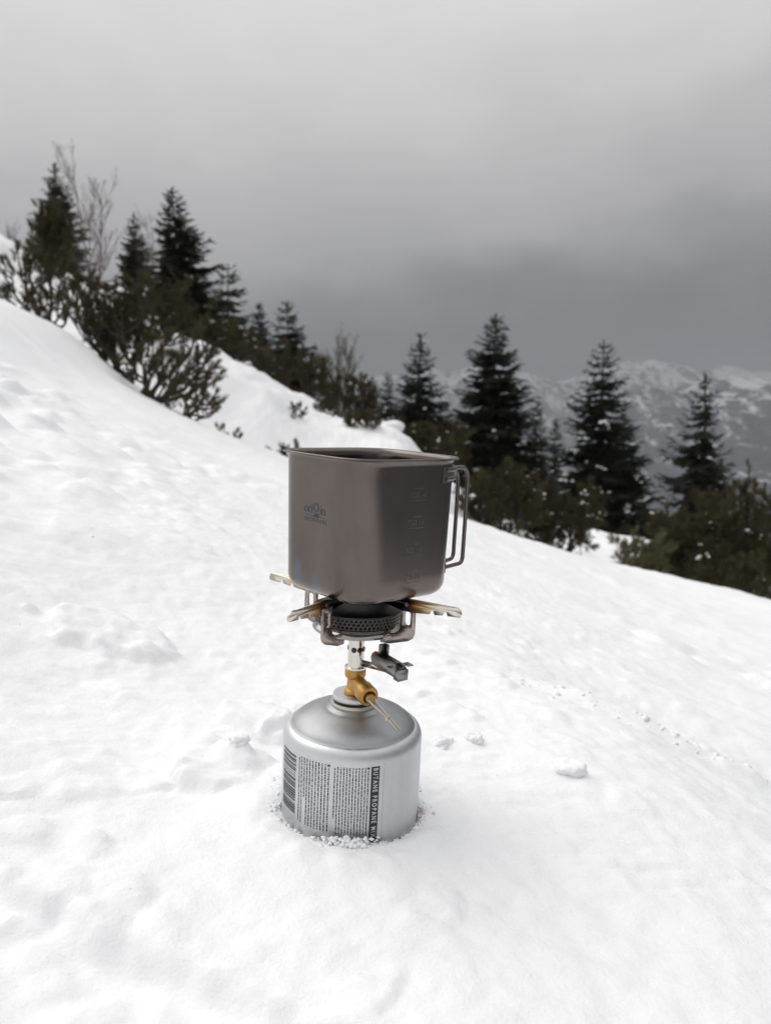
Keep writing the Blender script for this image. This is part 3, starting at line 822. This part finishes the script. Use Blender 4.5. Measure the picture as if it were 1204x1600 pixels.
# burner
a = Acc(); a.lathe([(.006, sz(.1500)), (.020, sz(.1515)), (.0325, sz(.1532)), (.0352, sz(.1544)), (.0358, sz(.1558)), (.0350, sz(.1576)), (.0318, sz(.1592)), (.0308, sz(.1604)), (.0325, sz(.1616)), (.0343, sz(.1621))], 96)
a.build('base_plate', M_chrome, stove, angle=40)
a = Acc()
RB0, RB1 = .0343, .0354; rows, ncell = 3, 62; z0_, z1_ = .1620, .1702
for r_ in range(rows):
    za, zb = z0_ + (z1_ - z0_) * r_ / rows, z0_ + (z1_ - z0_) * (r_ + 1) / rows
    for c_ in range(ncell):
        ta, tb = 2 * np.pi * (c_ + .5 * (r_ % 2)) / ncell, 2 * np.pi * (c_ + 1 + .5 * (r_ % 2)) / ncell
        sq = [(0, 0), (.5, 0), (1, 0), (1, .5), (1, 1), (.5, 1), (0, 1), (0, .5)]
        V = []
        for inner in (0, 1):
            for k, (p, q) in enumerate(sq):
                if inner: p, q = .5 + .40 * math.cos(R(225 + 45 * k)), .5 + .40 * math.sin(R(225 + 45 * k))
                z = za + (zb - za) * q; t = ta + (tb - ta) * p; rr = RB0 + (RB1 - RB0) * (z - z0_) / (z1_ - z0_)
                V.append((rr * math.cos(t), rr * math.sin(t), sz(z)))
        for k in range(8): V.append((V[8 + k][0] * .97, V[8 + k][1] * .97, V[8 + k][2]))
        a.add(V, Q=[[k, (k + 1) % 8, 8 + (k + 1) % 8, 8 + k] for k in range(8)] + [[8 + k, 8 + (k + 1) % 8, 16 + (k + 1) % 8, 16 + k] for k in range(8)])
head = a.build('burner_head', M_soot, stove)
a = Acc(); a.lathe([(.0315, sz(.1605)), (.0315, sz(.1708)), (.0, sz(.1708))], 64); a.build('burner_core', M_black, head, angle=40)
a = Acc(); a.lathe([(RB1 - .0004, sz(.1700)), (.0360, sz(.1704)), (.0360, sz(.1718)), (.033, sz(.1728)), (.020, sz(.1738)), (.0, sz(.1740))], 72); a.build('burner_cap', M_black, head, angle=40)

# heat tint runs outwards along each arm
M_arm = mat('heat_tinted_steel', (.6, .5, .4), .3, 1.0)
_tc = nd(M_arm, 'ShaderNodeTexCoord'); _s = nd(M_arm, 'ShaderNodeSeparateXYZ'); lk(M_arm, _tc.outputs['Object'], _s.inputs[0])
_nz = noise(M_arm, 90, 3, .6)
_mm = nd(M_arm, 'ShaderNodeMath', operation='MULTIPLY_ADD'); lk(M_arm, _nz.outputs[0], _mm.inputs[0]); _mm.inputs[1].default_value = .012; lk(M_arm, _s.outputs[0], _mm.inputs[2])
_m2 = nd(M_arm, 'ShaderNodeMath', operation='MULTIPLY'); lk(M_arm, _mm.outputs[0], _m2.inputs[0]); _m2.inputs[1].default_value = 10.0
lk(M_arm, ramp(M_arm, _m2.outputs[0], [(.36, (.03, .027, .027)), (.47, (.05, .045, .05)), (.51, (.10, .10, .16)), (.545, (.36, .17, .07)), (.62, (.60, .38, .19)), (.72, (.70, .57, .42)), (.80, (.72, .67, .60))]).outputs[0], bsdf(M_arm).inputs['Base Color'])
M_dark_edge = M_soot
ARM_ANG = (-31, 59, 149, 239)
top_z = sz(.1860)
def arm_fn(a_, b_, c_): return (a_, c_, b_)
for an in ARM_ANG:
    arm = Acc()
    top = []
    n = 22
    for k in range(n):                        # saw teeth along the upper edge
        r0 = .046 + (.083 - .046) * k / n; r1 = .046 + (.083 - .046) * (k + .5) / n
        top += [(r0, top_z - .0006), (r1, top_z)]
    out = [(.014, top_z - .0030), (.046, top_z - .0002)] + top[1:] + [(.0870, top_z - .0004), (.0892, top_z - .0018), (.0900, top_z - .0042), (.0890, top_z - .0058),
           (.0790, top_z - .0064), (.0778, top_z - .0040), (.0762, top_z - .0040), (.0748, top_z - .0066),
           (.0680, top_z - .0073), (.0668, top_z - .0048), (.0652, top_z - .0048), (.0638, top_z - .0075),
           (.052, top_z - .0085), (.040, top_z - .0086), (.030, top_z - .0066), (.014, top_z - .0056)]
    out = [(a_, top_z + (b_ - top_z) * 1.22) for a_, b_ in out]
    arm.plate([out], .0016, arm_fn)
    ao = arm.build('pot_support', M_arm, stove, recalc=True); ao.rotation_euler = (0, 0, R(an))
    b = Acc()
    bz = top_z - .0062
    outer = [(.0385, bz), (.0510, bz), (.0512, bz - .0215), (.0498, bz - .0252), (.0462, bz - .0278), (.030, bz - .0330), (.0215, bz - .0335), (.0205, bz - .0300), (.0215, bz - .0285), (.0330, bz - .0240), (.0372, bz - .0215), (.0386, bz - .0180)]
    slot = [(.0448 + .0026 * math.cos(t), (bz - .0070 if math.sin(t) > 0 else bz - .0130) + .0026 * math.sin(t)) for t in np.linspace(0, 2 * np.pi, 16, endpoint=False) + .01]
    b.plate([outer, slot], .0012, lambda a_, b_, c_: (a_, c_ + .0014, b_))
    bo = b.build('bracket', M_bracket, ao, recalc=True)
    rv = Acc()
    rv.lathe([(.0, -.0026), (.0016, -.0025), (.0022, -.0016), (.0022, .0030), (.0014, .0036), (.0, .0037)], 20, Matrix.Translation((.0448, 0, top_z - .0042)) @ Matrix.Rotation(R(90), 4, 'X'))
    rv.build('rivet', M_soot, ao, angle=40)

# igniter
ig_dir = Vector((.60, -.80, -.06)).normalized()
side_ = ig_dir.cross(Vector((0, 0, 1))).normalized(); upv = side_.cross(ig_dir)
Mi = Matrix(((ig_dir.x, side_.x, upv.x, .0165), (ig_dir.y, side_.y, upv.y, -.010), (ig_dir.z, side_.z, upv.z, sz(.1335)), (0, 0, 0, 1)))
a = Acc()
for lo, hi in (((0, -.0048, -.0045), (.030, -.0040, .0045)), ((0, .0040, -.0045), (.030, .0048, .0045)), ((0, -.0040, -.0045), (.030, .0040, -.0038)), ((.0005, -.0036, -.0034), (.027, .0036, .0026))):
    a.box(lo, hi, Mi)
igo = a.build('igniter', M_dull, stove, recalc=True)
a = Acc(); a.box((.0285, -.0046, -.0062), (.0345, .0046, .0022), Mi); a.build('igniter_button', M_dull, igo, recalc=True)
a = Acc(); a.tube([np.array(Mi @ Vector((.0275, 0, .0028))), np.array(Mi @ Vector((.0335, 0, .0022)))], .0034, 14); a.build('igniter_plunger', M_soot, igo, angle=40)
a = Acc(); a.box((.026, -.0105, .0036), (.033, -.0050, .0042), Mi); a.box((.026, .0050, .0036), (.033, .0105, .0042), Mi); a.build('lever_tab', M_dull, igo, recalc=True)
a = Acc(); a.tube([np.array(Mi @ Vector((-.0022, 0, .0002))), np.array(Mi @ Vector((.0006, 0, .0002)))], .0042, 18); a.build('insulator', M_orange, igo, angle=40)
a = Acc(); a.box((.0055, -.0030, .0026), (.0062, .0030, .0135), Mi); a.box((.0062, -.0036, .0026), (.0105, -.0030, .0135), Mi); a.build('hanger', M_dull, igo, recalc=True)
a = Acc()
p0, p1 = Vector((.0055, -.0020, sz(.1255))), Vector((.026, -.0200, sz(.1275)))
dv = (p1 - p0).normalized(); Mb = Matrix(((dv.x, 0, -dv.y, p0.x), (dv.y, 0, dv.x, p0.y), (dv.z, 1, 0, p0.z), (0, 0, 0, 1)))
a.box((0, -.0026, -.0005), ((p1 - p0).length, .0026, .0005), Mb); a.build('strap', M_steel, stove, recalc=True)

# ---- mug
MZ = .1862
mug = empty('camping_mug', mat=lift(MZ) @ Matrix.Translation((.0050, 0, 0)))
tag(mug, 'square brown grey titanium mug with wire handles standing on the stove', 'mug')
MROT = R(-4.0)
HM, RM, MH = .0525, .0252, .1068
def rsq(h, r, per=9, str_=6):
    """rounded square, corners pointing along the axes after the turn; returns points and arc positions"""
    c = h - r; pts = []
    for q in range(4):
        base = math.pi / 2 * q
        # straight run of the side whose normal is at base, then the corner at base + 45
        for k in range(str_):
            t = -c + 2 * c * k / str_
            pts.append((h * math.cos(base) - t * math.sin(base), h * math.sin(base) + t * math.cos(base)))
        cx, cy = c * (math.cos(base) - math.sin(base)), c * (math.sin(base) + math.cos(base))
        for k in range(per):
            t = base + math.pi / 2 * k / per
            pts.append((cx + r * math.cos(t), cy + r * math.sin(t)))
    P = np.array(pts); ro = R(45) + MROT
    return P @ np.array([[math.cos(ro), math.sin(ro)], [-math.sin(ro), math.cos(ro)]])
def taper(z): return .966 + .034 * min(1, max(0, z / MH))
NP = len(rsq(HM, RM))
rings = []
def ring(ins, z, tz=None):
    h = (HM * taper(z if tz is None else tz)) - ins
    r = max(.002, RM - ins)
    if h - r < .001: r = h - .001
    P = rsq(h, r); rings.append(np.column_stack([P, np.full(NP, z)]))
br = .0115
ring(.051 * .9, .0012); ring(.030, .0005); ring(.0165, .0002); 
for t in np.linspace(0, 1, 8): ring(br * (1 - math.sin(t * math.pi / 2)), br * (1 - math.cos(t * math.pi / 2)))
for z in np.linspace(.0115, MH - .0055, 12)[1:]: ring(0, z)
ring(-.0001, MH - .0035); ring(-.0007, MH - .0018); ring(-.0020, MH - .0007); ring(-.0034, MH - .0003); ring(-.0040, MH - .0007); ring(-.0044, MH - .0001); ring(-.0038, MH + .0006); ring(-.0018, MH + .0005); ring(.0001, MH - .0006); ring(.0008, MH - .0022); ring(.0010, MH - .006)
ring(.0010, .014); ring(.0035, .005); ring(.0120, .0016); ring(.030, .0013); ring(.046, .0018)
V = np.concatenate(rings); nr = len(rings)
i0 = (np.arange(nr - 1)[:, None] * NP + np.arange(NP)).ravel(); i1 = (np.arange(nr - 1)[:, None] * NP + (np.arange(NP) + 1) % NP).ravel()
M_ti = mat('titanium', (.23, .205, .19), .21, 1.0)
_n = noise(M_ti, 22, 5, .6, mscale=(1, 1, .5)); _r = ramp(M_ti, _n.outputs[0], [(.30, (.132, .113, .104)), (.70, (.182, .157, .145))])
# bluish flame stains low on the logo face
_tc = nd(M_ti, 'ShaderNodeTexCoord')
_prev = _r.outputs[0]
def stain(prev, c, sc, col):
    mp = nd(M_ti, 'ShaderNodeVectorMath', operation='SUBTRACT'); lk(M_ti, _tc.outputs['Object'], mp.inputs[0]); mp.inputs[1].default_value = c
    mu = nd(M_ti, 'ShaderNodeVectorMath', operation='DIVIDE'); lk(M_ti, mp.outputs[0], mu.inputs[0]); mu.inputs[1].default_value = sc
    ln = nd(M_ti, 'ShaderNodeVectorMath', operation='LENGTH'); lk(M_ti, mu.outputs[0], ln.inputs[0])
    nn = nd(M_ti, 'ShaderNodeMath', operation='MULTIPLY_ADD'); lk(M_ti, _n.outputs[0], nn.inputs[0]); nn.inputs[1].default_value = .9; lk(M_ti, ln.outputs['Value'], nn.inputs[2])
    rp = ramp(M_ti, nn.outputs[0], [(.70, .7), (1.05, 0.0)])
    mx = nd(M_ti, 'ShaderNodeMix', data_type='RGBA'); lk(M_ti, rp.outputs[0], mx.inputs[0]); lk(M_ti, prev, mx.inputs[6]); mx.inputs[7].default_value = (*col, 1)
    return mx.outputs[2]
_prev = stain(_prev, (-.052, -.018, .014), (.012, .012, .022), (.15, .165, .20))
_prev = stain(_prev, (-.035, -.035, .010), (.012, .012, .020), (.15, .17, .205))
_prev = stain(_prev, (.0, .0, .0), (.060, .060, .004), (.20, .20, .21))
lk(M_ti, _prev, bsdf(M_ti).inputs['Base Color'])
_n3 = noise(M_ti, 900, 2, .5, mscale=(1, 1, .2)); bump(M_ti, _n3.outputs[0], .05, .0003)
a = Acc(); a.add(V, Q=np.stack([i0, i1, i1 + NP, i0 + NP], 1))
fan = [[0, k + 1, k] for k in range(1, NP - 1)]; a.add(rings[0], T=fan)
a.add(rings[-1], T=[[0, k, k + 1] for k in range(1, NP - 1)])
mb = a.build('body', M_ti, mug, smooth=True)
# the flat faces: normal angle and a point on them
def face_pt(nang, s, z, off):
    """s runs to the right as seen from outside"""
    h = HM * taper(z) + off
    n = (math.cos(nang), math.sin(nang)); t = (-n[1], n[0])
    return (n[0] * h + t[0] * s, n[1] * h + t[1] * s, z)
FL, FR = R(225) + MROT, R(315) + MROT
M_logo = mat('engraved_print', (.075, .085, .10), .5, .6)
M_mark = mat('engraved_scale', (.195, .172, .158), .42, 1.0)
def put(acc, V, T, nang, s0, z0, off=.00018):
    acc.add([face_pt(nang, s0 + v[0], z0 + v[1], off) for v in V], T=T)
LZ, LS = .0665, .0010
a = Acc()
for s_, x_ in (('ori', -.0088), ('in', .0093)):
    V, T = text2d(s_, .0105, .92); put(a, V, T, FL, LS + x_, LZ)
V, T = text2d('OUTDOORS', .0040, 1.38); put(a, V, T, FL, LS, LZ - .0083)
V = [[-.0135, -.0053, 0], [.0135, -.0053, 0], [.0135, -.0050, 0], [-.0135, -.0050, 0]]; put(a, V, [[0, 1, 2], [0, 2, 3]], FL, LS, LZ)
# the ring of the middle letter with its hatched foot
n = 24; V = []; T = []
for k in range(n):
    t = 2 * math.pi * k / n; V += [[.0033 * math.cos(t) + .0008, .0036 * math.sin(t) + .0014, 0], [.0022 * math.cos(t) + .0008, .0025 * math.sin(t) + .0014, 0]]
for k in range(n):
    j = (k + 1) % n; T += [[2 * k, 2 * j, 2 * j + 1], [2 * k, 2 * j + 1, 2 * k + 1]]
put(a, V, T, FL, LS, LZ)
for k in range(4):
    x_ = -.0026 + .0017 * k; put(a, [[x_, -.0060, 0], [x_ + .0012, -.0060, 0], [x_ + .0024, -.0030, 0], [x_ + .0012, -.0030, 0]], [[0, 1, 2], [0, 2, 3]], FL, LS, LZ)
a.build('logo', M_logo, mb)
for k, s_ in enumerate(('250 ml', '500 ml', '750 ml', '1000 ml')):
    z_ = .0205 + .0205 * k; a = Acc()
    put(a, [[-.0040, -.00025, 0], [.0040, -.00025, 0], [.0040, .00025, 0], [-.0040, .00025, 0]], [[0, 1, 2], [0, 2, 3]], FR, .0035, z_ + .0035)
    V, T = text2d(s_, .0058, 1.0); put(a, V, T, FR, .0020, z_ - .0012)
    put(a, [[-.0085, -.0002, 0], [.0085, -.0002, 0], [.0085, .0002, 0], [-.0085, .0002, 0]], [[0, 1, 2], [0, 2, 3]], FR, .0020, z_ - .0050)
    a.build('volume_mark', M_mark, mb)
# handles: two wire bows hinged on the right hand corner
M_tiw = mat('titanium_wire', (.17, .145, .135), .38, 1.0)
def bow(end_xy, ztop, zbot, start_xy):
    sx, sy = start_xy; ex, ey = end_xy; rr = .010
    d = np.array([ex - sx, ey - sy]); L_ = np.linalg.norm(d); d /= L_
    P = [(0, ztop)]
    for t in np.linspace(0, 1, 7): P.append((L_ - rr + rr * math.sin(t * math.pi / 2), ztop - rr + rr * math.cos(t * math.pi / 2)))
    r2 = .005
    for t in np.linspace(0, 1, 6): P.append((L_ - r2 + r2 * math.cos(t * math.pi / 2) - .001, zbot + r2 - r2 * math.sin(t * math.pi / 2)))
    P.append((0, zbot))
    return [(sx + d[0] * p, sy + d[1] * p, z) for p, z in P]
cx_ = HM * math.sqrt(2) - RM * (math.sqrt(2) - 1)
for e_, zt, zb_, s_ in (((.0785, .024), MH - .0085, .0195, (.0570, -.004)), ((.0715, .031), MH - .0115, .0215, (.0560, .006))):
    a = Acc(); a.tube(bow(e_, zt, zb_, s_), .00165, 10); a.build('handle', M_tiw, mug, angle=50)
# hinge plate wrapped round the corner, with two barrels
def corner_strip(acc, a0, a1, z0, z1, off, n=12):
    c = HM - RM; V = []
    for k in range(n + 1):
        t = a0 + (a1 - a0) * k / n
        for z in (z0, z1):
            h = HM * taper(z); cc = (h - RM) * math.sqrt(2)
            for o_ in (off, off - .0016):
                V.append((cc * math.cos(MROT) + (RM + o_) * math.cos(t), cc * math.sin(MROT) + (RM + o_) * math.sin(t), z))
    Q = []
    for k in range(n):
        b_ = 4 * k; c_ = b_ + 4
        Q += [[b_, c_, c_ + 2, b_ + 2], [b_ + 2, c_ + 2, c_ + 3, b_ + 3], [b_, b_ + 1, c_ + 1, c_]]
    Q += [[0, 2, 3, 1], [4 * n, 4 * n + 1, 4 * n + 3, 4 * n + 2]]
    acc.add(V, Q=Q)
a = Acc(); corner_strip(a, R(-50), R(40), MH - .0185, MH - .0060, .0006)
hp = a.build('hinge_plate', M_tiw, mug, angle=30, recalc=True)
for zz in (MH - .0082, MH - .0150):
    a = Acc(); cc = (HM - RM) * math.sqrt(2)
    a.tube([(cc + (RM + .0012) * math.cos(t), (RM + .0012) * math.sin(t), zz) for t in np.linspace(R(-46), R(38), 14)], .0021, 10); a.build('hinge_barrel', M_tiw, hp, angle=50)
a = Acc(); corner_strip(a, R(-5), R(45), .0165, .0245, .0006); a.build('hinge_plate', M_tiw, mug, angle=30, recalc=True)

# ------------------------------------------------------------------ loose snow
def clod(name, x, y, s, label, seed, flat=.7, sink=.62, group='loose snow clods round the canister'):
    import bmesh
    bm = bmesh.new(); bmesh.ops.create_icosphere(bm, subdivisions=4, radius=1.0)
    V = np.array([v.co[:] for v in bm.verts]); Tt = np.array([[v.index for v in f.verts] for f in bm.faces]); bm.free()
    o = seed * 13.7
    n1 = fbm(V[:, 0] * 1.1 + o, V[:, 1] * 1.1 + V[:, 2] * .9, 3) + fbm(V[:, 2] * 1.2 + o, V[:, 0] + V[:, 1] * .7 + 4, 3)
    n2 = fbm(V[:, 0] * 5 + o, V[:, 1] * 5 + V[:, 2] * 4, 2) + fbm(V[:, 2] * 5 + 3, V[:, 0] * 4 + o, 2)
    d = 1 + .46 * n1 + .07 * n2
    V = V / (np.sum(np.abs(V) ** 3.2, 1) ** (1 / 3.2))[:, None]
    V = V * d[:, None] * s * np.array([1, .85, flat])
    z = float(snow_z(np.array([x]), np.array([y]))[0])
    ob = mesh_np(name, V, Tt, M_snow, smooth=True); ob.location = (x, y, z + s * flat * (1 - sink * 2) * .6)
    ob.rotation_euler = (0, 0, seed)
    tag(ob, label, 'snow clod', group); return ob
def on_snow(u, v):
    """the point of the snow surface seen at a photo pixel"""
    d = ray(u, v); t = np.linspace(.25, 9, 6000)
    P = np.array([0, 0, HC]) + t[:, None] * d
    return P[np.argmax(P[:, 2] < ground(P[:, 0], P[:, 1]))]
for k, (u, v, s, lab) in enumerate((
        (690, 1162, .0100, 'rounded snow clod nearest the right side of the canister'),
        (741, 1160, .0100, 'snow clod second from the right side of the canister'),
        (892, 1214, .0125, 'lone snow clod lying on smooth snow right of the canister'),
        (374, 1190, .0085, 'small snow clod on the heap left of the canister'),
        (1090, 1178, .0120, 'upright snow clod where the crumbling snow edge runs down'))):
    P = on_snow(u, v)
    clod('snow_clod', P[0], P[1], s, lab, k + 1)
# pillow of snow lying on the bank behind the mug
P = at(612, 668, 10.3)
import bmesh as _bm
def pillow(u, v, y, sx, sz_, label, seed):
    P = at(u, v, y); bm = _bm.new(); _bm.ops.create_icosphere(bm, subdivisions=3, radius=1.0)
    V = np.array([q.co[:] for q in bm.verts]); Tt = np.array([[q.index for q in f.verts] for f in bm.faces]); bm.free()
    d = 1 + .25 * fbm(V[:, 0] + seed, V[:, 1] + V[:, 2], 2)
    o = mesh_np('snow_pillow', V * d[:, None] * [sx, sx * .8, sz_], Tt, M_snow_far, smooth=True); o.location = P
    tag(o, label, 'snow pillow', 'snow pillows on the bank behind the mug'); return o
pillow(612, 668, 9.6, .15, .09, 'round snow pillow overhanging the bank behind the mug', 3)
pillow(598, 700, 9.2, .26, .24, 'snow mound under the round pillow behind the mug', 5)
pillow(640, 722, 9.0, .14, .09, 'little snow cushion among the pine thicket behind the mug rim', 8)

# crumbs heaped against the canister and scattered over the crust
rng = np.random.default_rng(77)
cr = Acc()
def crumb(x, y, z, s):
    V = np.array([[0, 0, 1], [1, 0, 0], [0, 1, 0], [-1, 0, 0], [0, -1, 0], [0, 0, -1.0], [.7, .7, .1], [-.7, .6, .2], [-.6, -.7, -.1], [.7, -.6, .15]]) * rng.uniform(.72, 1.25, (10, 1)) * s
    a_ = rng.uniform(0, 6); c_, s_ = math.cos(a_), math.sin(a_)
    V = V @ np.array([[c_, s_, 0], [-s_, c_, 0], [0, 0, .85]])
    ringi = [1, 6, 2, 7, 3, 8, 4, 9]
    T = []
    for k in range(8): T += [[0, ringi[k], ringi[(k + 1) % 8]], [5, ringi[(k + 1) % 8], ringi[k]]]
    cr.add(V + [x, y, z], T=T)
N = 380
ang = rng.uniform(0, 2 * np.pi, N); rad = .0568 + np.abs(rng.normal(0, .0035, N)) + rng.random(N) ** 5 * .012
xs, ys = CX + rad * np.cos(ang), CY + rad * np.sin(ang); zs = snow_z(xs, ys)
for i in range(N):
    s = rng.choice((.0008, .0011, .0014, .0019, .0026), p=(.26, .3, .24, .14, .06))
    crumb(xs[i], ys[i], zs[i] - s * .15 + (.002 * rng.random() if rad[i] < .060 else 0), s)
for k in range(170):                               # the clump pushed against the front of the can
    a_ = R(-88 + rng.normal(0, 9)); r_ = .0574 + rng.random() * .008; s = rng.uniform(.0009, .0026)
    x_, y_ = CX + r_ * math.cos(a_), CY + r_ * math.sin(a_)
    crumb(x_, y_, float(snow_z(np.array([x_]), np.array([y_]))[0]) + rng.random() * .008 * (1 - (r_ - .0574) / .01), s)
N = 90
xs, ys = rng.uniform(-.55, .75, N), rng.uniform(.33, 1.5, N); zs = snow_z(xs, ys)
for i in range(N):
    s = rng.choice((.0008, .0012, .002, .0035), p=(.5, .3, .15, .05)) * (1 + .8 * (ys[i] > .95))
    if np.hypot(xs[i] - CX, ys[i] - CY) > .06: crumb(xs[i], ys[i], zs[i] - s * .4, s)
N = 420
al_ = rng.uniform(-.2, 1.2, N); ac_ = 1.035 + .03 * fbm(al_ * 2.1 + 4, al_ * 0 + 1.5, 3) + rng.normal(0, .022, N)
xs, ys = .93 * al_ + .36 * ac_, -.36 * al_ + .93 * ac_; zs = snow_z(xs, ys)      # crumbs along the broken edge
for i in range(N):
    s = rng.choice((.0018, .003, .0045, .007), p=(.35, .35, .2, .1)); crumb(xs[i], ys[i], zs[i] - s * .2, s)
tag(cr.build('snow_crumbs', M_snow, smooth=True), 'fine snow crumbs round the foot of the canister', None, kind='stuff')
